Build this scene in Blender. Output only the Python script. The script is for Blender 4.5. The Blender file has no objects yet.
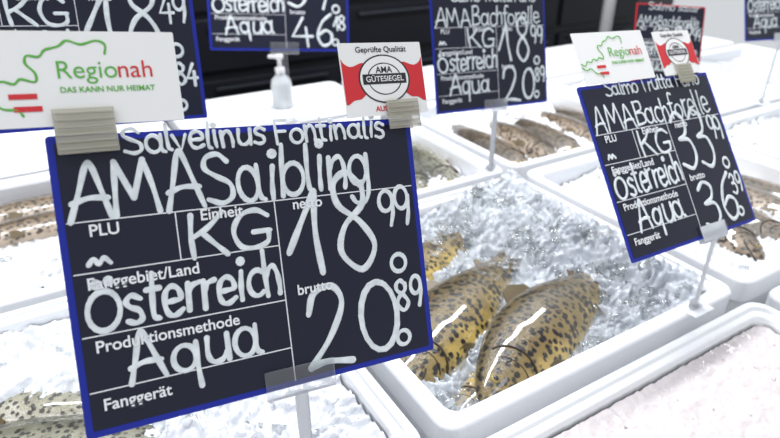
import bpy, bmesh, math, random
from mathutils import Vector, Matrix, noise
random.seed(4)
S=bpy.context.scene
CZ=1.30; RIM=0.94
try:
    S.view_settings.view_transform='Standard'
except Exception: pass
col=S.collection
# ---------------------------------------------------------------- materials
def mat(name,c,rough=.5,metal=0,trans=0,bump=0,bscale=200,var=0,coat=0,sss=0,alpha=1,spec=.5):
    m=bpy.data.materials.new(name); m.use_nodes=True
    nt=m.node_tree; b=nt.nodes['Principled BSDF']
    b.inputs['Base Color'].default_value=(*c,1); b.inputs['Roughness'].default_value=rough
    b.inputs['Metallic'].default_value=metal; b.inputs['Transmission Weight'].default_value=trans
    b.inputs['Coat Weight'].default_value=coat; b.inputs['Alpha'].default_value=alpha
    b.inputs['Specular IOR Level'].default_value=spec
    if sss:
        b.inputs['Subsurface Weight'].default_value=sss; b.inputs['Subsurface Scale'].default_value=.01
    tc=nt.nodes.new('ShaderNodeTexCoord')
    if bump:
        n=nt.nodes.new('ShaderNodeTexNoise'); n.inputs['Scale'].default_value=bscale; n.inputs['Detail'].default_value=4
        nt.links.new(tc.outputs['Object'],n.inputs['Vector'])
        bp=nt.nodes.new('ShaderNodeBump'); bp.inputs['Strength'].default_value=bump; bp.inputs['Distance'].default_value=.002
        nt.links.new(n.outputs['Fac'],bp.inputs['Height']); nt.links.new(bp.outputs['Normal'],b.inputs['Normal'])
    if var:
        n=nt.nodes.new('ShaderNodeTexNoise'); n.inputs['Scale'].default_value=bscale*.15; n.inputs['Detail'].default_value=5
        nt.links.new(tc.outputs['Object'],n.inputs['Vector'])
        mx=nt.nodes.new('ShaderNodeMix'); mx.data_type='RGBA'
        mx.inputs[6].default_value=(*[x*(1-var) for x in c],1); mx.inputs[7].default_value=(*[min(1,x*(1+var)) for x in c],1)
        nt.links.new(n.outputs['Fac'],mx.inputs[0]); nt.links.new(mx.outputs[2],b.inputs['Base Color'])
    return m
M_eps=mat('styrofoam',(.85,.865,.89),.35,bump=.12,bscale=350,var=.02,coat=.3)
M_deck=mat('white_deck',(.83,.85,.88),.4,var=.03)
M_steel=mat('steel',(.55,.56,.58),.3,1,bump=.05,bscale=80)
M_board=mat('sign_navy',(.008,.010,.026),.32,var=.25,bscale=60,spec=.35)
M_blue=mat('sign_blue',(.010,.022,.30),.4,var=.05,spec=.3)
M_red=mat('sign_red',(.55,.02,.03),.35,var=.05)
M_chalk=mat('chalk_marker',(.70,.75,.80),.7,var=.32,bscale=1100,spec=.2)
M_print=mat('print_white',(.80,.82,.85),.5,var=.02)
M_card=mat('card_white',(.84,.84,.83),.45,var=.02)
M_green=mat('print_green',(.10,.42,.05),.5,var=.05)
M_cred=mat('print_red',(.62,.02,.03),.5,var=.08,bscale=300)
M_black=mat('print_black',(.015,.015,.018),.5,var=.05)
M_dark=mat('cabinet_dark',(.010,.011,.014),.35,var=.3,bscale=12,spec=.3)
M_dark2=mat('cabinet_panel',(.012,.013,.018),.35,var=.5,bscale=12,spec=.25)
M_dsteel=mat('dark_steel',(.10,.11,.13),.4,1,bump=.05,bscale=80)
M_floor=mat('floor_tile',(.08,.08,.08),.4,var=.2,bscale=20)
M_wall=mat('wall_dark',(.03,.032,.04),.5,var=.2,bscale=10)
M_pole=mat('white_paint',(.60,.61,.62),.35,var=.02)
M_eye=mat('fish_eye',(.01,.01,.01),.08,coat=1,var=.01)
M_iris=mat('fish_iris',(.40,.30,.10),.2,var=.1)
M_bottle=mat('bottle_plastic',(.75,.78,.78),.25,trans=.25,var=.02)
M_pump=mat('pump_plastic',(.85,.85,.84),.35,var=.02)
def clear(name,c,fac,rough=.12,bump=0):
    m=bpy.data.materials.new(name); m.use_nodes=True; nt=m.node_tree
    b=nt.nodes['Principled BSDF']; b.inputs['Base Color'].default_value=(*c,1); b.inputs['Roughness'].default_value=rough
    t=nt.nodes.new('ShaderNodeBsdfTransparent'); mx=nt.nodes.new('ShaderNodeMixShader')
    f=nt.nodes.new('ShaderNodeFresnel'); f.inputs['IOR'].default_value=1.45
    a=nt.nodes.new('ShaderNodeMath'); a.operation='ADD'; a.inputs[1].default_value=fac; a.use_clamp=True
    nt.links.new(f.outputs[0],a.inputs[0]); nt.links.new(a.outputs[0],mx.inputs[0])
    nt.links.new(t.outputs[0],mx.inputs[1]); nt.links.new(b.outputs[0],mx.inputs[2])
    if bump:
        tc=nt.nodes.new('ShaderNodeTexCoord'); n=nt.nodes.new('ShaderNodeTexNoise'); n.inputs['Scale'].default_value=90
        nt.links.new(tc.outputs['Object'],n.inputs['Vector'])
        bp=nt.nodes.new('ShaderNodeBump'); bp.inputs['Strength'].default_value=bump; bp.inputs['Distance'].default_value=.003
        nt.links.new(n.outputs['Fac'],bp.inputs['Height']); nt.links.new(bp.outputs['Normal'],b.inputs['Normal']); nt.links.new(bp.outputs['Normal'],f.inputs['Normal'])
    nt.links.new(mx.outputs[0],nt.nodes['Material Output'].inputs['Surface'])
    return m
M_clear=clear('clear_plastic',(.88,.90,.93),.04)
M_clip=clear('clip_plastic',(.60,.58,.48),.45,.25)
M_water=clear('melt_water',(.66,.70,.74),.16,.03,.6)
def icemat(name,c,trans,bump=.6,bs=220,rough=.12,var=.08,coat=0):
    m=mat(name,c,rough,trans=trans,bump=bump,bscale=bs,var=var,coat=coat)
    b=m.node_tree.nodes['Principled BSDF']; b.inputs['IOR'].default_value=1.31; b.inputs['Coat Roughness'].default_value=.04
    return m
M_ice=icemat('ice',(.71,.76,.81),.30,.5,110,.08,.20,1.0); M_chunk=icemat('ice_chunk',(.97,.99,1),.95,.3,160,.02,.01)
M_snow=icemat('ice_white',(.76,.79,.83),.12,.6,150,.10,.10,1.0)
M_pink=icemat('ice_fine',(.60,.555,.565),.0,.5,300,.3,.07,.4)
M_pinkc=icemat('ice_fine_grain',(.74,.70,.705),.3,.3,420,.2,.05)
def fishmat(name,back,mid,belly,spot,sscale,thr):
    m=bpy.data.materials.new(name); m.use_nodes=True; nt=m.node_tree; N=nt.nodes; Lk=nt.links
    b=N['Principled BSDF']; b.inputs['Roughness'].default_value=.3; b.inputs['Coat Weight'].default_value=1; b.inputs['Coat Roughness'].default_value=.05
    tc=N.new('ShaderNodeTexCoord'); sp=N.new('ShaderNodeSeparateXYZ'); Lk.new(tc.outputs['Object'],sp.inputs[0])
    mr=N.new('ShaderNodeMapRange'); mr.inputs['From Min'].default_value=-.1; mr.inputs['From Max'].default_value=.12
    Lk.new(sp.outputs['Y'],mr.inputs['Value'])
    nz=N.new('ShaderNodeTexNoise'); nz.inputs['Scale'].default_value=16; nz.inputs['Detail'].default_value=6; Lk.new(tc.outputs['Object'],nz.inputs['Vector'])
    ad=N.new('ShaderNodeMath'); ad.operation='MULTIPLY_ADD'; ad.inputs[1].default_value=.6; Lk.new(nz.outputs['Fac'],ad.inputs[0])
    sb=N.new('ShaderNodeMath'); sb.operation='SUBTRACT'; sb.inputs[1].default_value=.3; Lk.new(mr.outputs[0],sb.inputs[0]); Lk.new(sb.outputs[0],ad.inputs[2])
    cr=N.new('ShaderNodeValToRGB'); e=cr.color_ramp.elements
    e[0].position=.10; e[0].color=(*belly,1); e[1].position=.78; e[1].color=(*back,1)
    k=e.new(.36); k.color=(*mid,1)
    Lk.new(ad.outputs[0],cr.inputs[0])
    def spots(scale,th,off):
        mp=N.new('ShaderNodeMapping'); mp.inputs['Location'].default_value=off; mp.inputs['Scale'].default_value=(1,1.25,1.25)
        Lk.new(tc.outputs['Object'],mp.inputs[0])
        vo=N.new('ShaderNodeTexVoronoi'); vo.inputs['Scale'].default_value=scale; vo.inputs['Randomness'].default_value=.8
        Lk.new(mp.outputs[0],vo.inputs['Vector'])
        n2=N.new('ShaderNodeTexNoise'); n2.inputs['Scale'].default_value=95; Lk.new(tc.outputs['Object'],n2.inputs['Vector'])
        a2=N.new('ShaderNodeMath'); a2.operation='MULTIPLY_ADD'; a2.inputs[1].default_value=.4; Lk.new(n2.outputs['Fac'],a2.inputs[0]); Lk.new(vo.outputs['Distance'],a2.inputs[2])
        st=N.new('ShaderNodeMapRange'); st.inputs['From Min'].default_value=th+.15; st.inputs['From Max'].default_value=th+.29
        st.inputs['To Min'].default_value=1; st.inputs['To Max'].default_value=0; Lk.new(a2.outputs[0],st.inputs['Value']); return st
    s1=spots(sscale,thr,(0,0,0))
    up=N.new('ShaderNodeMapRange'); up.inputs['From Min'].default_value=.0; up.inputs['From Max'].default_value=.15; Lk.new(mr.outputs[0],up.inputs['Value'])
    mu=N.new('ShaderNodeMath'); mu.operation='MULTIPLY'; Lk.new(s1.outputs[0],mu.inputs[0]); Lk.new(up.outputs[0],mu.inputs[1])
    mx=N.new('ShaderNodeMix'); mx.data_type='RGBA'; mx.inputs[7].default_value=(*spot,1)
    Lk.new(mu.outputs[0],mx.inputs[0]); Lk.new(cr.outputs[0],mx.inputs[6]); Lk.new(mx.outputs[2],b.inputs['Base Color'])
    v2=N.new('ShaderNodeTexVoronoi'); v2.inputs['Scale'].default_value=150; Lk.new(tc.outputs['Object'],v2.inputs['Vector'])
    bp=N.new('ShaderNodeBump'); bp.inputs['Strength'].default_value=.45; bp.inputs['Distance'].default_value=.001
    Lk.new(v2.outputs['Distance'],bp.inputs['Height']); Lk.new(bp.outputs[0],b.inputs['Normal'])
    return m
M_trout=fishmat('trout_skin',(.12,.088,.038),(.22,.155,.048),(.52,.37,.09),(.010,.008,.005),42,.43)
M_trout2=fishmat('trout_skin_brown',(.09,.07,.045),(.22,.16,.10),(.46,.37,.28),(.02,.014,.01),40,.40)
M_silver=fishmat('char_skin',(.10,.10,.075),(.28,.27,.19),(.52,.50,.42),(.03,.03,.022),42,.38)
M_fin=mat('fish_fin',(.11,.08,.035),.35,var=.3,bscale=60); M_mouth=mat('fish_mouth',(.03,.018,.01),.4,var=.1)
# ---------------------------------------------------------------- mesh helpers
def newobj(name,verts,faces,m,parent=None,smooth=False,mats=None):
    me=bpy.data.meshes.new(name); me.from_pydata(verts,[],faces); me.update()
    if mats:
        for x in mats: me.materials.append(x)
    else: me.materials.append(m)
    if smooth:
        for p in me.polygons: p.use_smooth=True
    o=bpy.data.objects.new(name,me); col.objects.link(o)
    if parent: o.parent=parent
    return o
def boxvf(c,s,R=None):
    v=[]
    for dz in(-.5,.5):
        for dy in(-.5,.5):
            for dx in(-.5,.5):
                p=Vector((dx*s[0],dy*s[1],dz*s[2]))
                if R: p=R@p
                v.append(tuple(p+Vector(c)))
    f=[(0,2,3,1),(4,5,7,6),(0,1,5,4),(2,6,7,3),(0,4,6,2),(1,3,7,5)]
    return v,f
def boxes(name,lst,m,parent=None,bev=0):
    V=[];F=[]
    for it in lst:
        v,f=boxvf(*it); n=len(V); V+=v; F+=[tuple(i+n for i in q) for q in f]
    o=newobj(name,V,F,m,parent)
    if bev:
        b=o.modifiers.new('bevel','BEVEL'); b.width=bev; b.segments=2
    return o
def lathe(name,prof,m,parent,loc=(0,0,0),n=24):
    V=[];F=[]
    for r,z in prof:
        for k in range(n):
            t=2*math.pi*k/n; V.append((loc[0]+r*math.cos(t),loc[1]+r*math.sin(t),loc[2]+z))
    for i in range(len(prof)-1):
        for k in range(n):
            a=i*n+k; b=i*n+(k+1)%n; F.append((a,b,b+n,a+n))
    F.append(tuple(range(n))[::-1]); F.append(tuple(range((len(prof)-1)*n,len(prof)*n)))
    return newobj(name,V,F,m,parent,True)
def empty(name,mw):
    e=bpy.data.objects.new(name,None); e.empty_display_size=.03; col.objects.link(e); e.matrix_world=mw; return e
ANG=math.radians(31); EX=Vector((math.cos(ANG),math.sin(ANG),0)); EY=Vector((-math.sin(ANG),math.cos(ANG),0))
def G(x,y,z=0): return EX*x+EY*y+Vector((0,0,z))
def Gm(x,y,z): return Matrix.Translation(G(x,y,z))@Matrix.Rotation(ANG,4,'Z')
# ---------------------------------------------------------------- stroke handwriting
def E(cx,cy,rx,ry,a0=90,a1=450,n=18):
    return ('p',[(cx+rx*math.cos(math.radians(a0+(a1-a0)*i/n)),cy+ry*math.sin(math.radians(a0+(a1-a0)*i/n))) for i in range(n+1)])
def P(*p): return ('p',list(p))
def Sm(*p):
    p=[Vector(q) for q in p]; q=[2*p[0]-p[1]]+p+[2*p[-1]-p[-2]]; out=[]
    for i in range(1,len(q)-2):
        for k in range(6):
            t=k/6; a,b,c,d=q[i-1],q[i],q[i+1],q[i+2]
            out.append(tuple(.5*((2*b)+(c-a)*t+(2*a-5*b+4*c-d)*t*t+(3*b-a-3*c+d)*t**3)))
    out.append(tuple(p[-1])); return ('p',out)
arch=Sm((.05,.38),(.14,.58),(.28,.66),(.37,.5),(.40,.2),(.38,0))
def dot(x,y): return E(x,y,.06,.055,n=8)
GL={
'A':(.74,[Sm((0,-.02),(.16,.5),(.30,.98),(.38,.96),(.52,.45),(.64,0)),Sm((.04,.30),(.3,.38),(.60,.36))]),
'M':(.90,[Sm((0,0),(.06,.5),(.12,1)),P((.12,1),(.37,.3)),P((.37,.3),(.64,1)),Sm((.64,1),(.74,.5),(.80,0))]),
'S':(.6,[Sm((.52,.84),(.36,1),(.12,.94),(.06,.73),(.25,.56),(.5,.38),(.5,.12),(.28,0),(.02,.1))]),
'L':(.52,[P((.06,1),(.05,0),(.44,.02))]),
'a':(.60,[E(.23,.32,.21,.32,40,400),Sm((.46,.66),(.44,.3),(.46,.06),(.54,0))]),
'i':(.24,[Sm((.09,.66),(.07,.3),(.08,0)),dot(.09,.90)]),
'b':(.57,[Sm((.07,1.02),(.05,.5),(.05,0)),E(.28,.32,.22,.32,180,540)]),
'l':(.24,[Sm((.09,1.04),(.06,.5),(.07,.08),(.15,0))]),
'n':(.50,[P((.05,.66),(.05,0)),arch]),
'm':(.80,[P((.05,.66),(.05,0)),arch,('p',[(x+.33,y) for x,y in arch[1]])]),
'h':(.50,[Sm((.07,1.04),(.05,.5),(.05,0)),arch]),
'g':(.58,[E(.23,.34,.21,.30,40,400),Sm((.46,.66),(.47,.2),(.45,-.15),(.34,-.34),(.14,-.34),(.03,-.20))]),
'q':(.60,[E(.23,.34,.21,.30,40,400),Sm((.46,.66),(.45,.1),(.47,-.40))]),
'p':(.55,[P((.05,.66),(.05,-.40)),E(.27,.32,.21,.32,180,540)]),
'u':(.56,[Sm((.05,.66),(.05,.22),(.15,.02),(.32,.03),(.43,.22)),P((.44,.66),(.46,0))]),
'v':(.44,[P((0,.66),(.18,0),(.38,.66))]),
'r':(.38,[P((.06,.66),(.06,0)),Sm((.06,.38),(.15,.58),(.34,.64))]),
'e':(.52,[Sm((.05,.32),(.25,.33),(.43,.36),(.38,.57),(.22,.66),(.06,.54),(.03,.25),(.12,.04),(.28,0),(.46,.1))]),
's':(.44,[Sm((.37,.56),(.2,.66),(.06,.54),(.12,.40),(.3,.28),(.33,.08),(.18,0),(.02,.07))]),
't':(.38,[Sm((.16,1.0),(.14,.5),(.15,.08),(.27,0)),P((0,.66),(.32,.66))]),
'c':(.46,[E(.25,.32,.22,.33,50,310)]),
'o':(.52,[E(.23,.32,.22,.32,80,450)]),
'f':(.36,[Sm((.36,.96),(.22,1.02),(.14,.85),(.13,.4),(.13,0)),P((0,.60),(.30,.60))]),
'F':(.52,[P((.05,0),(.05,1),(.48,1)),P((.05,.52),(.4,.52))]),
'T':(.56,[P((0,.98),(.5,1)),P((.26,1),(.24,0))]),
'k':(.70,[Sm((.06,1),(.05,.5),(.08,0)),Sm((.54,1.0),(.32,.68),(.09,.48)),Sm((.22,.56),(.42,.25),(.60,-.02))]),
'G':(.74,[Sm((.60,.83),(.4,1),(.15,.9),(.03,.5),(.15,.08),(.4,0),(.6,.12),(.62,.42)),P((.64,.42),(.36,.42))]),
'B':(.60,[P((.05,1),(.05,0)),Sm((.02,.98),(.38,.98),(.42,.66),(.1,.53)),Sm((.1,.53),(.46,.46),(.5,.1),(.02,0))]),
'O':(.84,[E(.36,.40,.35,.41,70,440),dot(.22,.97),dot(.5,1.0)]),
' ':(.3,[]),
'~':(.5,[Sm((0,.3),(.1,.55),(.2,.3),(.3,.55),(.42,.3))]),
'0':(.62,[E(.28,.5,.26,.5,70,442)]),
'1':(.42,[Sm((.0,.30),(.14,.62),(.31,1)),Sm((.31,1),(.29,.5),(.33,0))]),
'2':(.62,[Sm((.02,.70),(.10,.94),(.34,1.0),(.46,.76),(.28,.36),(.0,.02)),Sm((0,.02),(.2,.06),(.56,.0))]),
'3':(.57,[Sm((.03,.86),(.22,1),(.42,.86),(.36,.62),(.13,.53)),Sm((.13,.53),(.42,.48),(.48,.2),(.28,0),(.01,.10))]),
'4':(.6,[P((.35,1),(.02,.35),(.55,.35)),P((.4,.65),(.4,0))]),
'6':(.57,[Sm((.42,1),(.16,.74),(.04,.3),(.2,0),(.42,.08),(.46,.35),(.27,.48),(.08,.34))]),
'8':(.6,[Sm((.44,.86),(.28,1),(.09,.9),(.10,.68),(.36,.48),(.50,.22),(.28,0),(.04,.2),(.14,.46),(.42,.66),(.46,.88))]),
'9':(.57,[E(.24,.7,.22,.29,0,360),Sm((.47,.74),(.46,.35),(.38,0))]),
'.':(.2,[dot(.06,.06)]),
}
def strokes(name,parent,splines,rad,m,z=.0006,flat=.10):
    cu=bpy.data.curves.new(name,'CURVE'); cu.dimensions='3D'; cu.bevel_depth=rad; cu.bevel_resolution=2; cu.use_fill_caps=True
    for pts in splines:
        p=[Vector((a,b)) for a,b in pts]
        if len(p)<2: continue
        d0=(p[0]-p[1]).normalized()*rad; d1=(p[-1]-p[-2]).normalized()*rad
        q=[(p[0]+d0*.95,.3),(p[0]+d0*.6,.8)]+[(x,1) for x in p]+[(p[-1]+d1*.6,.8),(p[-1]+d1*.95,.3)]
        sp=cu.splines.new('POLY'); sp.points.add(len(q)-1)
        ph=random.uniform(0,6)
        for i,(x,r) in enumerate(q):
            sp.points[i].co=(x.x,x.y,0,1); sp.points[i].radius=r*(1+.13*math.sin(i*.7+ph))
    cu.materials.append(m)
    o=bpy.data.objects.new(name,cu); col.objects.link(o); o.parent=parent; o.location=(0,0,z); o.scale=(1,1,flat)
    return o
def hand(text,x,y,cap,width,slope=0,jit=.045):
    tot=sum(GL[c][0] for c in text); sx=width/tot; out=[]; cx=0
    for c in text:
        adv,st=GL[c]; jy=random.uniform(-jit,jit)*cap; jr=random.uniform(-.09,.07); js=random.uniform(.92,1.08); jx=random.uniform(.93,1.05)
        for _,pts in st:
            out.append([(x+(cx+px*jx+jr*py)*sx, y+jy+py*cap*js+slope*(cx+px)*sx) for px,py in pts])
        cx+=adv
    return out
def label(name,txt,x,y,size,m,parent,z=.0012,bold=.0,align='LEFT',rot=0):
    cu=bpy.data.curves.new(name,'FONT'); cu.body=txt; cu.size=size; cu.offset=bold; cu.extrude=.00005; cu.align_x=align
    cu.materials.append(m); o=bpy.data.objects.new(name,cu); col.objects.link(o); o.parent=parent; o.location=(x,y,z); o.rotation_euler=(0,0,rot); return o
# ---------------------------------------------------------------- price sign
def frame(BL,W,H):
    X=Vector(W).normalized(); Y=Vector(H); Y=(Y-X*Y.dot(X)).normalized(); Z=X.cross(Y)
    m=Matrix((X,Y,Z)).transposed().to_4x4(); m.translation=Vector(BL)+Vector((0,0,CZ)); return m
def rplate(w,h,r,t,z0,x0=0,y0=0,n=4):
    pts=[]
    for cx,cy,a in((w-r,r,-90),(w-r,h-r,0),(r,h-r,90),(r,r,180)):
        for k in range(n+1):
            t_=math.radians(a+90*k/n); pts.append((x0+cx+r*math.cos(t_),y0+cy+r*math.sin(t_)))
    N=len(pts); V=[(a,b,z0) for a,b in pts]+[(a,b,z0+t) for a,b in pts]
    F=[tuple(range(N))[::-1],tuple(range(N,2*N))]+[(i,(i+1)%N,(i+1)%N+N,i+N) for i in range(N)]
    return V,F
def price_sign(BL,W,H,w,h,sp,bm=None,clipu=.5,stem=True):
    bm=bm or M_blue; mw=frame(BL,W,H); e=empty('price_sign',mw)
    newobj('board_border',*rplate(w,h,.002,.0012,-.0012),bm,e)
    bd=w*.017
    newobj('board_face',*rplate(w-2*bd,h-2*bd,.001,.0003,.0,bd,bd),M_board,e)
    Y=lambda v:h*(1-v)
    L=[]
    t=.0006
    def hl(u0,u1,v): L.append((((u0+u1)/2*w,Y(v),.0004),((u1-u0)*w,t,.0003)))
    def vl(u,v0,v1): L.append(((u*w,Y((v0+v1)/2),.0004),(t,(v1-v0)*h,.0003)))
    hl(.02,.98,.285); hl(.02,.535,.455); hl(.02,.535,.665); hl(.02,.535,.85); vl(.27,.285,.455); vl(.535,.285,.98)
    boxes('grid_lines',L,M_print,e)
    fs=h*.056
    for n,tx,u,v in(('plu','PLU',.065,.335),('einheit','Einheit',.33,.325),('netto','netto',.585,.325),('fanggebiet','Fanggebiet/Land',.045,.51),
                  ('methode','Produktionsmethode',.045,.72),('geraet','Fanggerät',.045,.915),('brutto','brutto',.57,.655)):
        label('print_'+n,tx,u*w,Y(v),fs,M_print,e,bold=.00014)
    k=w/.205; r=.0021*k
    strokes('lettering_title',e,hand(sp['lat'],.17*w,Y(.07),h*.085,.74*w,0),.0010*k,M_chalk)
    nc=sp.get('nc',.185); long=len(sp['name'])>11
    strokes('lettering_name',e,hand(sp['name'],.03*w,Y(.280),h*nc,sp.get('nw',.82)*w,.015),r*(.55 if long else .70),M_chalk)
    sl=[]
    sl+=hand('kG',.29*w,Y(.45),h*.145,.235*w)
    sl+=hand('Osterreich',.035*w,Y(.65),h*.155,.50*w,.03)
    sl+=hand('Aqua',.115*w,Y(.85),h*.155,.345*w,.02)
    strokes('lettering_words',e,sl,r*.72,M_chalk)
    strokes('lettering_tilde',e,hand('~',.055*w,Y(.45),h*.08,.06*w),r*.6,M_chalk)
    p=[]
    p+=hand(sp['p1'][0],.56*w,Y(.585),h*.33,.125*w if sp['p1'][0]=='1' else .14*w,jit=0)
    p+=hand(sp['p1'][1],.715*w,Y(.60),h*.37,.14*w,jit=0)
    p+=hand(sp['p2'][0],.585*w,Y(.955),h*.29,.155*w,jit=0)
    p+=hand(sp['p2'][1],.755*w,Y(.945),h*.28,.14*w,jit=0)
    strokes('lettering_price',e,p,r*.95,M_chalk)
    q=hand(sp['p1'][2],.855*w,Y(.44),h*.15,.115*w)+[E(.905*w,Y(.60),.0052*k,.0055*k)[1]]
    q+=hand(sp['p2'][2],.885*w,Y(.80),h*.13,.095*w)+[E(.895*w,Y(.915),.0045*k,.0045*k)[1]]
    strokes('lettering_cents',e,q,r*.66,M_chalk)
    cw=.042*k; cx=w*clipu
    boxes('holder_pocket',[((cx,.004*k,.0022),(cw,.016*k,.001)),((cx,.004*k,-.0032),(cw,.016*k,.001)),((cx,-.0045*k,-.0005),(cw,.001,.0064))],M_clear,e,.0003)
    if stem:
        inv=mw.inverted(); top=mw@Vector((cx,-.005*k,-.0005)); z0=RIM+.002
        hgt=top.z-z0; Rz=Matrix.Rotation(ANG,3,'Z')
        lst=[((top.x,top.y,z0+hgt/2),(.008,.0018,hgt),Rz),((top.x,top.y,z0+.001),(.030,.022,.002),Rz),((top.x,top.y,z0+.006),(.016,.006,.009),Rz)]
        V=[];F=[]
        for it in lst:
            v,f=boxvf(*it); n=len(V); V+=[tuple(inv@Vector(x)) for x in v]; F+=[tuple(i+n for i in q_) for q_ in f]
        newobj('holder_stem',V,F,M_clear,e)
    return e,mw
# cards ---------------------------------------------------------------
def clipobj(mw,u,v,s=1.0,rot=0):
    e=empty('card_clip',mw@Matrix.Translation((u,v,.0))@Matrix.Rotation(rot,4,'Z'))
    ls=[((0,0,.0052),(.030*s,.024*s,.0016)),((0,.000,-.0052),(.030*s,.024*s,.0016)),((0,.0,.0036),(.030*s,.002*s,.0016))]
    boxes('clip_body',ls,M_clip,e,.0004)
    boxes('clip_ribs',[((0,(-.0095+i*.0038)*s,.0063),(.029*s,.0010*s,.0009)) for i in range(6)],M_clip,e,.0002)
def region_card(mw,u,v,w,h,rot=0,z=.0025,ry=0):
    e=empty('regional_origin_card',mw@Matrix.Translation((u,v,z))@Matrix.Rotation(rot,4,'Z')@Matrix.Rotation(ry,4,'Y'))
    newobj('card',*rplate(w,h,.0008,.0006,-.0006),M_card,e)
    out=[(.01,.40),(.06,.36),(.10,.44),(.15,.42),(.19,.48),(.24,.45),(.27,.50),(.33,.47),(.335,.56),(.30,.66),(.31,.74),(.36,.73),(.39,.80),(.45,.84),(.49,.90),(.55,.86),(.62,.90),(.66,.86),(.655,.76)]
    strokes('map_outline',e,[[(a*w,b*h) for a,b in Sm(*out)[1]]],.00055,M_green,z=.0003,flat=.2)
    o3=Sm((.01,.33),(.06,.27),(.12,.30),(.18,.20),(.24,.18),(.26,.12))[1]
    strokes('map_border_south',e,[[(a*w,b*h) for a,b in o3]],.00055,M_green,z=.0003,flat=.2)
    boxes('flag_red',[((.27*w,.32*h,.0003),(.12*w,.055*h,.0002)),((.285*w,.19*h,.0003),(.12*w,.055*h,.0002))],M_cred,e)
    label('text_regio','Regio',.42*w,.50*h,h*.27,M_green,e,.0003,bold=-.00005)
    label('text_nah','nah',.42*w+h*.60,.50*h,h*.27,M_cred,e,.0003,bold=-.00002)
    label('text_slogan','DAS KANN NUR HEIMAT',.43*w,.35*h,h*.085,M_green,e,.0003,bold=.00005)
    return e
def seal_card(mw,u,v,w,h,rot=0,z=.0025):
    e=empty('quality_seal_card',mw@Matrix.Translation((u,v,z))@Matrix.Rotation(rot,4,'Z'))
    newobj('card',*rplate(w,h,.0008,.0006,-.0006),M_card,e)
    def flagpoly(sgn):
        top=[];bot=[]
        n=18
        for i in range(n+1):
            t=i/n; x=.5+sgn*(.12+.37*t)
            wv=.06*math.sin(t*6.0)
            top.append((x*w,(.62+.16*t+wv+(.03 if i==n else 0))*h)); bot.append((x*w,(.26-.02*t+wv+.05*math.sin(t*11)*t)*h))
        V=[(a,b,.0002) for a,b in top]+[(a,b,.0002) for a,b in bot]
        F=[(i,i+1,n+2+i,n+1+i) if sgn<0 else (i,n+1+i,n+2+i,i+1) for i in range(n)]
        return V,F
    for s_ in(-1,1): newobj('red_banner',*flagpoly(s_),M_cred,e)
    cy=.50
    def disc(r,z_,m,nm):
        V=[(w*.5+r*1.2*math.cos(math.radians(a)),h*cy+r*math.sin(math.radians(a)),z_) for a in range(0,360,10)]
        newobj(nm,V,[tuple(range(36))],m,e)
    disc(h*.335,.0003,M_black,'seal_ring'); disc(h*.315,.00035,M_card,'seal_disc'); 
    strokes('seal_inner_ring',e,[E(w*.5,h*cy,h*.26,h*.215,n=40)[1]],h*.008,M_black,z=.0004,flat=.1)
    boxes('seal_bar',[((w*.5,h*(cy-.0),.0005),(h*.68,h*.14,.0001))],M_black,e)
    label('seal_name','GÜTESIEGEL',w*.5,h*(cy-.035),h*.108,M_card,e,.0007,bold=.00003,align='CENTER')
    label('seal_ama','AMA',w*.5,h*(cy+.085),h*.12,M_black,e,.0005,bold=.0001,align='CENTER')
    label('seal_line','Geprüfte Qualität',w*.5,h*.87,h*.11,M_black,e,.0003,bold=.00003,align='CENTER')
    label('seal_country','AUSTRIA',w*.5,h*.06,h*.10,M_cred,e,.0003,bold=.00008,align='CENTER')
    return e
# signs -----------------------------------------------------------------
sp1=dict(lat='Salvelinus Fontinalis',name='AMASaibling',p1=('1','8','99'),p2=('2','0','89'))
e1,m1=price_sign((-.1515,.2128,-.2387),(.18,.0956,-.0225),(-.0155,.064,.137),.2055,.152,sp1,clipu=.55)
region_card(m1,-.033,.1560,.099,.046,rot=.01)
clipobj(m1,.0185,.1535,.92,.02)
seal_card(m1,.161,.1535,.058,.045,rot=.03)
clipobj(m1,.199,.1545,.75,.03)
sp2=dict(lat='Salmo Trutta Fario',name='AMABachforelle',nc=.15,nw=.9,p1=('3','3','99'),p2=('3','6','39'))
e2,m2=price_sign((.203,.4255,-.2685),(.849,.53,-.065),(-.255,.52,.78),.190,.157,sp2,clipu=.62)
region_card(m2,.010,.157,.095,.048,rot=0)
seal_card(m2,.120,.157,.058,.045,rot=0,z=.003)
clipobj(m2,.148,.157,.8)
sp3=dict(lat='Salmo Trutta Fario',name='AMABachforelle',nc=.15,nw=.92,p1=('1','8','99'),p2=('2','0','89'))
price_sign((.0627,.7715,-.2527),(.172,.109,-.016),(-.005,.045,.142),.207,.155,sp3)
sp4=dict(lat='Salmo Trutta',name='Saibling',nw=.7,p1=('3','9','99'),p2=('4','6','18'))
price_sign((-.298,1.009,-.2196),(.226,.0585,-.015),(-.01,.05,.165),.235,.175,sp4,clipu=.52)
sp5=dict(lat='Salmo Trutta',name='AMAForelle',nw=.8,p1=('1','8','49'),p2=('2','0','84'))
price_sign((-.393,.496,-.184),(.20,.107,-.017),(-.012,.05,.16),.23,.172,sp5)
price_sign((.418,1.0346,-.278),(.1415,.028,-.012),(0,.045,.14),.135,.130,dict(lat='Salmo salar',name='AMABachforelle',nc=.12,nw=.9,p1=('2','8','99'),p2=('3','2','89')),bm=M_red)
price_sign((.651,1.123,-.229),(.18,.09,-.01),(-.02,.045,.14),.205,.152,sp3)
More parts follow.
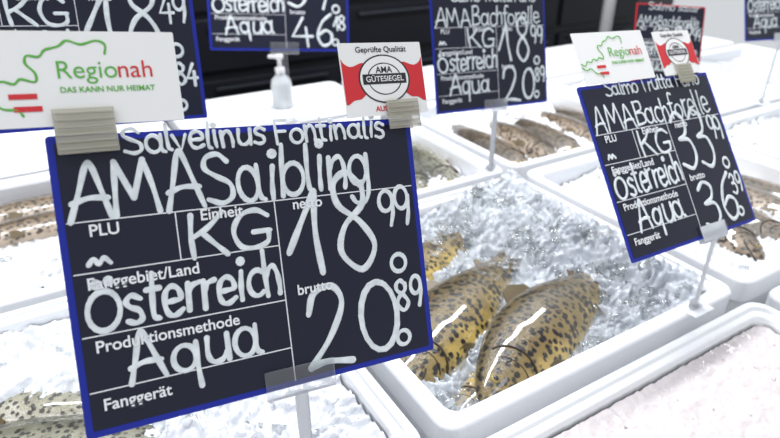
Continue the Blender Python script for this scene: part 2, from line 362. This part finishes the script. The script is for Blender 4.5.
# ---------------------------------------------------------------- styrofoam boxes
WX,WY0,HB=.376,.352,.14
def ring(w,d,r,z,n=5):
    pts=[]
    for cx,cy,a in((w/2-r,-d/2+r,-90),(w/2-r,d/2-r,0),(-w/2+r,d/2-r,90),(-w/2+r,-d/2+r,180)):
        for k in range(n+1):
            t=math.radians(a+90*k/n); pts.append((cx+r*math.cos(t),cy+r*math.sin(t),z))
    return pts
def tray(parent,lid=False,WY=WY0):
    rs=[ring(WX-.02,WY-.02,.014,-HB),ring(WX-.004,WY-.004,.016,-.03),ring(WX,WY,.017,-.028),ring(WX,WY,.017,-.003),ring(WX-.005,WY-.005,.016,0)]
    if not lid:
        rs+=[ring(WX-.018,WY-.018,.013,0),ring(WX-.020,WY-.020,.013,-.004),ring(WX-.034,WY-.034,.012,-.004),ring(WX-.038,WY-.038,.012,-.009),ring(WX-.05,WY-.05,.014,-HB+.02)]
    else:
        rs+=[ring(WX-.05,WY-.05,.015,0),ring(WX-.056,WY-.056,.015,-.004)]
    N=len(rs[0]); V=[p for r in rs for p in r]; F=[tuple(range(N))[::-1]]
    for i in range(len(rs)-1):
        for k in range(N): a=i*N+k; b=i*N+(k+1)%N; F.append((a,b,b+N,a+N))
    F.append(tuple(range((len(rs)-1)*N,len(rs)*N)))
    ob=newobj('tray' if not lid else 'tray_with_lid',V,F,M_eps,parent)
    b=ob.modifiers.new('bevel','BEVEL'); b.width=.0015; b.segments=2; b.limit_method='ANGLE'; b.angle_limit=math.radians(30)
    return ob
def icefield(parent,hf,m,n=70,seed=0,rough=.004,cell=0,ridge=0,fr=1.0):
    w,d=WX-.043,WY0-.043; V=[];F=[]
    for j in range(n+1):
        for i in range(n+1):
            x=(i/n-.5)*w; y=(j/n-.5)*d
            p=Vector((x*60+seed*9,y*60,seed)); z=hf(x,y)+rough*(noise.noise(p)+.8*noise.noise(p*2.7)+.35*noise.noise(p*6))
            if ridge:
                q=Vector((x*75*fr+y*20+seed,y*95*fr,seed*2.))+Vector((noise.noise(p*.6),noise.noise(p*.6+Vector((9,3,1))),0))*2
                a=1-abs(noise.noise(q))*2; b=1-abs(noise.noise(q*2.3+Vector((5,5,5))))*2
                z+=ridge*(max(0,a)**2.2+.45*max(0,b)**3*max(0,a+.3)-.5)
            V.append((x,y,z))
    for j in range(n):
        for i in range(n): a=j*(n+1)+i; F.append((a,a+1,a+n+2,a+n+1))
    return newobj('ice_filling',V,F,m,parent,True)
def chunks(parent,hf,m,num,s0,s1,cond=None,rng=None,lift=.2,loose=.05):
    V=[];F=[]; w,d=WX-.06,WY0-.06; k=0
    while k<num:
        x=rng.uniform(-w/2,w/2); y=rng.uniform(-d/2,d/2)
        if cond and not cond(x,y) and rng.random()>loose: continue
        k+=1; s=s0+(s1-s0)*rng.random()**2.5; z=hf(x,y)+s*rng.uniform(-.3,lift)
        ax=Vector((rng.uniform(-1,1),rng.uniform(-1,1),rng.uniform(-.5,.5))).normalized()
        R=Matrix.Rotation(rng.uniform(-.5,.5),3,ax)@Matrix.Rotation(rng.uniform(0,6),3,'Z')
        v,f=boxvf((x,y,z),(s*rng.uniform(.7,1.6),s*rng.uniform(.6,1.1),s*rng.uniform(.2,.5)),R)
        v=[tuple(Vector(q)+Vector((rng.uniform(-1,1),rng.uniform(-1,1),rng.uniform(-1,1)))*s*.18) for q in v]
        n=len(V); V+=v; F+=[tuple(i+n for i in q) for q in f]
    o=newobj('ice_chunks',V,F,m,parent,False)
    if s1>.004:
        b=o.modifiers.new('melt','BEVEL'); b.width=.0008; b.segments=1; b.limit_method='NONE'
        for p in o.data.polygons: p.use_smooth=True
    return o
def sstep(a,b,x):
    t=max(0,min(1,(x-a)/(b-a))); return t*t*(3-2*t)
BX=lambda c:.394+.392*c
BY=lambda r:.434+.368*r
def loc00(p):
    v=Vector((p[0],p[1],0)); return Vector((v.dot(EX)-BX(0),v.dot(EY)-BY(0)))
# (head, tail, height offset) of the fish in the centre tray
MAIN=[((.083,.390),(.280,.622),0),((.006,.402),(.168,.660),0),((-.060,.520),(.122,.722),.001),((.046,.368),(.215,.560),-.012)]
segs=[(loc00(a),loc00(b)) for a,b,_ in MAIN[:3]]
def fdist(x,y,tmax=.86):
    p=Vector((x,y)); best=9
    for a,b in segs:
        t=max(0,min(tmax,(p-a).dot(b-a)/(b-a).length_squared)); best=min(best,(p-(a+(b-a)*t)).length)
    return best
for r in(-1,0,1,2):
    for c in(-2,-1,0,1,2,3):
        rng=random.Random(r*17+c*5+100)
        lid=(r==2); wy=.226 if lid else WY0
        e=empty('styrofoam_fish_box',Gm(BX(c),BY(r)-(WY0-wy)/2,RIM))
        tray(e,lid,wy)
        if lid: continue
        vis=(r,c) in((0,0),(-1,0),(0,1),(1,0),(1,1),(0,-1),(1,-1),(1,2),(0,2))
        if (r,c)==(0,0):
            pile=lambda x,y:x*.9+y*.28
            hf=lambda x,y:-.040+.027*sstep(.03,.13,pile(x,y))+.008*sstep(.022,.045,fdist(x,y))+.008*sstep(.12,.16,abs(x))+.01*sstep(.10,.15,y)
            icefield(e,hf,M_ice,260,3,.004,0,.009,.62)
            chunks(e,hf,M_chunk,520,.004,.015,lambda x,y:pile(x,y)>.03 or fdist(x,y)>.028,rng,.6,.06)
            chunks(e,lambda x,y:-.018+.006*sstep(.0,.1,y+x),M_chunk,110,.003,.010,lambda x,y:fdist(x,y,1)<.018 and (x*.5+y)>-.01,rng,.2,0)
            wv=[];n_=24
            for j in range(n_+1):
                for i in range(n_+1): wv.append(((i/n_-.5)*(WX-.05),(j/n_-.5)*(WY0-.05),-.0335))
            newobj('melt_water',wv,[(j*(n_+1)+i,j*(n_+1)+i+1,(j+1)*(n_+1)+i+1,(j+1)*(n_+1)+i) for j in range(n_) for i in range(n_)],M_water,e,True)
        elif r==-1:
            hf=lambda x,y:-.012
            icefield(e,hf,M_pink,150 if vis else 30,c,.0016,0,.0012)
            if vis: chunks(e,hf,M_pinkc,260,.001,.0035,None,rng)
        elif (r,c)==(0,-1):
            hf=lambda x,y:-.042+.030*sstep(-.03,.05,x)+.030*sstep(.0,.05,y+x*.3)*(1-.8*sstep(-.03,.05,x))
            icefield(e,hf,M_snow,150,11,.0025,0,.006,.6); chunks(e,hf,M_chunk,220,.003,.010,None,rng)
        elif (r,c)==(1,-1):
            hf=lambda x,y:-.040+.030*sstep(.02,-.04,y)
            icefield(e,hf,M_snow,130,12,.0025,0,.005,.6); chunks(e,hf,M_chunk,160,.003,.009,None,rng)
        else:
            hf=lambda x,y:-.036+.01*math.sin(x*14+c)+.012*sstep(.0,.16,y)
            icefield(e,hf,M_snow,110 if vis else 24,c+r*7,.004,0,.006 if vis else 0,.6)
            if vis: chunks(e,hf,M_chunk,160,.003,.010,None,rng)
# ---------------------------------------------------------------- fish
def fish(loc,ang,L,m,flip=1,bend=.03,name='brown_trout',tilt=0,pitch=0,girth=1.18):
    prof=[(0,.010,.008),(.008,.022,.015),(.025,.036,.024),(.05,.052,.034),(.1,.072,.046),(.16,.090,.054),(.22,.104,.060),(.32,.118,.064),(.45,.118,.064),(.56,.106,.057),(.68,.084,.044),(.78,.062,.030),(.86,.048,.02),(.91,.048,.014),(.94,.056,.009)]
    e=empty(name,Matrix.Translation(loc)@Matrix.Rotation(ang,4,'Z')@Matrix.Rotation(pitch,4,'Y')@Matrix.Rotation(tilt,4,'X')@Matrix.Diagonal((L,L*flip*girth,L*girth,1)))
    B=lambda x:bend*math.sin(x*math.pi)
    V=[];F=[];n=24
    ss=[(i/50)**1.2*.94 for i in range(51)]
    def pr(s):
        for (a,h1,t1),(b,h2,t2) in zip(prof,prof[1:]):
            if a<=s<=b+1e-6:
                t=(s-a)/(b-a); return h1+(h2-h1)*t,t1+(t2-t1)*t
    for s in ss:
        h,t=pr(s)
        for k in range(n):
            q=2*math.pi*k/n; cy=math.cos(q); cz=math.sin(q)
            V.append((s,B(s)+h*cy*(1.0 if cy>0 else .95),t*cz*(1-.12*cy)))
    N=len(ss)
    for i in range(N-1):
        for k in range(n): a=i*n+k; b=i*n+(k+1)%n; F.append((a,a+n,b+n,b) )
    F.append(tuple(range(n))); F.append(tuple(range((N-1)*n,N*n))[::-1])
    o=newobj('body',V,F,m,e,True); md=o.modifiers.new('sub','SUBSURF'); md.levels=1; md.render_levels=1
    def fin(nm,pts,z=0,th=.002):
        k=len(pts); Vv=[(a,b,z+th) for a,b in pts]+[(a,b,z-th) for a,b in pts]
        Ff=[tuple(range(k)),tuple(range(k,2*k))[::-1]]+[(i,i+k,(i+1)%k+k,(i+1)%k) for i in range(k)]
        return newobj(nm,Vv,Ff,M_fin,e)
    b9=B(.93)
    fin('tail_fin',[(.92,b9-.05),(.97,b9-.075),(1.03,b9-.105),(1.045,b9-.09),(1.03,b9-.03),(1.025,b9+.0),(1.03,b9+.03),(1.045,b9+.09),(1.03,b9+.105),(.97,b9+.075),(.92,b9+.05)])
    fin('dorsal_fin',[(.40,B(.4)+.105),(.44,B(.4)+.150),(.49,B(.45)+.152),(.55,B(.5)+.125),(.56,B(.55)+.095)])
    fin('adipose_fin',[(.76,B(.76)+.06),(.79,B(.78)+.085),(.81,B(.8)+.083),(.80,B(.8)+.055)])
    fin('anal_fin',[(.68,B(.68)-.075),(.71,B(.7)-.120),(.75,B(.75)-.11),(.78,B(.78)-.058)])
    fin('pelvic_fin',[(.50,B(.5)-.100),(.54,B(.5)-.135),(.58,B(.55)-.130),(.56,B(.56)-.095)])
    o=fin('pectoral_fin',[(.0,.010),(.06,.014),(.10,-.004),(.095,-.018),(.05,-.022),(.0,-.010)],th=.0012); o.location=(.235,B(.23)-.072,.040); o.rotation_euler=(.65,-.05,-.12)
    def ell(cx,cy,rx,ry,a0,a1,off=.001,k=14):
        out=[]
        for i in range(k+1):
            a=math.radians(a0+(a1-a0)*i/k); x=cx+rx*math.cos(a); y=cy+ry*math.sin(a); h,t=pr(max(.001,min(.93,x)))
            yy=max(-.98,min(.98,y/h)); out.append(Vector((x,B(x)+y,t*math.sqrt(1-yy*yy)*(1-.12*yy)+off)))
        return out
    def line(nm,pts,r,mm):
        cu=bpy.data.curves.new(nm,'CURVE'); cu.dimensions='3D'; cu.bevel_depth=r; cu.bevel_resolution=1
        s_=cu.splines.new('POLY'); s_.points.add(len(pts)-1)
        for i,p in enumerate(pts): s_.points[i].co=(*p,1)
        cu.materials.append(mm); o=bpy.data.objects.new(nm,cu); col.objects.link(o); o.parent=e
    line('gill_edge',ell(.135,-.005,.075,.075,-70,70,0),.0035,M_mouth)
    line('gill_plate',ell(.115,-.008,.05,.06,-65,60,-.001),.002,M_mouth)
    line('mouth',ell(.06,-.016,.058,.016,182,330,0),.003,M_mouth)
    h,t=pr(.072); z=t*.93
    me=bpy.data.meshes.new('eye'); b=bmesh.new(); bmesh.ops.create_uvsphere(b,u_segments=16,v_segments=10,radius=1); b.to_mesh(me); b.free(); me.materials.append(M_iris)
    for p in me.polygons: p.use_smooth=True
    o=bpy.data.objects.new('eye_iris',me); col.objects.link(o); o.parent=e; o.location=(.074,B(.07)+.018,z-.002); o.scale=(.0135,.0135,.007)
    me2=me.copy(); me2.materials.clear(); me2.materials.append(M_eye)
    o=bpy.data.objects.new('eye_pupil',me2); col.objects.link(o); o.parent=e; o.location=(.074,B(.07)+.018,z+.002); o.scale=(.009,.009,.0055)
    return e
FZ=CZ-.396
for i,(h,t,dz) in enumerate(MAIN):
    h=Vector(h);t=Vector(t); d=t-h
    fish((h.x,h.y,FZ+dz),math.atan2(d.y,d.x),d.length/1.03,M_trout,(1,1,1,-1)[i],(.03,.02,-.02,.0)[i],tilt=(.40,.30,.35,0)[i],girth=(1.28,1.24,1.20,1.1)[i])
def fb(r,c,x,y,a,L,m,flip=1,dz=-.036,**k):
    p=G(BX(c)+x,BY(r)+y,RIM+dz); fish(tuple(p),ANG+math.radians(a),L,m,flip,**k)
for i,(x,y,a) in enumerate([(.0,-.145,78),(.065,-.15,84),(.125,-.14,88),(-.065,-.13,74)]):
    fb(0,1,x,y,a,.27,M_trout2,(-1)**i)
for i in range(5):
    fb(1,1,-.12+.062*i,-.14,82,.28,M_trout2,(-1)**i)
    fb(1,0,-.12+.062*i,-.14,80,.28,M_silver,(-1)**i)
for i in range(2):
    fb(1,-1,-.145,.115-.062*i,-2,.26,M_trout2,1)
for i,(x,y) in enumerate([(-.405,.378),(-.375,.332)]):
    fish((x,y,FZ),math.radians(3),.25,M_silver,1,name='arctic_char')
# ---------------------------------------------------------------- counter / room
ctr=empty('fish_counter',Gm(.59,.535,0))
boxes('deck',[((0,0,.784),(2.42,1.40,.03))],M_deck,ctr,.004)
boxes('body',[((0,0,.42),(2.36,1.32,.70))],M_steel,ctr,.004)
boxes('plinth',[((0,0,.035),(2.2,1.2,.07))],M_dark,ctr)
o=boxes('floor',[((0,0,-.02),(9,8,.04))],M_floor); o.matrix_world=Gm(.6,1.0,0)
o=boxes('wall_back',[((0,0,1.4),(9,.1,2.8))],M_wall); o.matrix_world=Gm(.6,3.6,0)
cab=empty('back_cabinet',Gm(.9,2.75,0))
boxes('carcass',[((0,0,.62),(4.6,.6,1.08))],M_dark,cab,.004)
boxes('plinth',[((0,.02,.04),(4.5,.5,.08))],M_black,cab)
dl=[];hl_=[]
for i in range(7):
    x=-2.0+i*.66
    for z,hh in((1.02,.2),(.79,.2),(.42,.46)):
        dl.append(((x,-.31,z),(.62,.02,hh)))
        hl_.append(((x,-.335,z+hh/2-.03),(.5,.015,.012)))
        hl_+= [((x-.22,-.326,z+hh/2-.03),(.012,.02,.012)),((x+.22,-.326,z+hh/2-.03),(.012,.02,.012))]
boxes('drawer_fronts',dl,M_dark2,cab,.004); boxes('handles',hl_,M_dsteel,cab,.002)
boxes('worktop',[((0,0,1.175),(4.7,.66,.03))],M_dsteel,cab,.004)
pole=empty('support_post',Matrix.Translation((.80,2.30,0)))
lathe('tube',[(.022,0.012),(.022,2.6)],M_pole,pole); lathe('foot_flange',[(.05,0),(.05,.012),(.024,.014)],M_pole,pole)
bt=empty('spray_bottle',Matrix.Translation((-.213,1.162,RIM-.004)))
lathe('bottle_body',[(.018,0),(.0205,.003),(.0205,.045),(.018,.055),(.008,.066),(.008,.07)],M_bottle,bt)
lathe('pump_collar',[(.0095,.068),(.0095,.078),(.004,.08),(.004,.094),(.008,.095),(.008,.103),(.003,.104)],M_pump,bt)
boxes('pump_spout',[((-.01,0,.099),(.022,.007,.006))],M_pump,bt,.001)
# ---------------------------------------------------------------- lights
w=bpy.data.worlds.new('world'); S.world=w; w.use_nodes=True
bg=w.node_tree.nodes['Background']; bg.inputs[0].default_value=(.92,.96,1,1); bg.inputs[1].default_value=.70
def area(name,loc,size,pw,rot=(0,0,ANG),c=(.98,.98,1)):
    l=bpy.data.lights.new(name,'AREA'); l.shape='RECTANGLE'; l.size=size[0]; l.size_y=size[1]; l.energy=pw; l.color=c
    o=bpy.data.objects.new(name,l); col.objects.link(o); o.location=loc; o.rotation_euler=rot
area('ceiling_light_panel',(.1,1.3,2.5),(2.6,.15),57)
area('ceiling_light_panel',(-.3,-.3,2.7),(2.6,.3),13)
# ---------------------------------------------------------------- camera
cd=bpy.data.cameras.new('camera'); cd.sensor_width=36; cd.lens=36*600/780; cd.clip_start=.01
cd.dof.use_dof=True; cd.dof.focus_distance=.40; cd.dof.aperture_fstop=9
cam=bpy.data.objects.new('camera',cd); col.objects.link(cam); cam.location=(0,0,CZ); cam.rotation_euler=(math.radians(62),0,0)
S.camera=cam
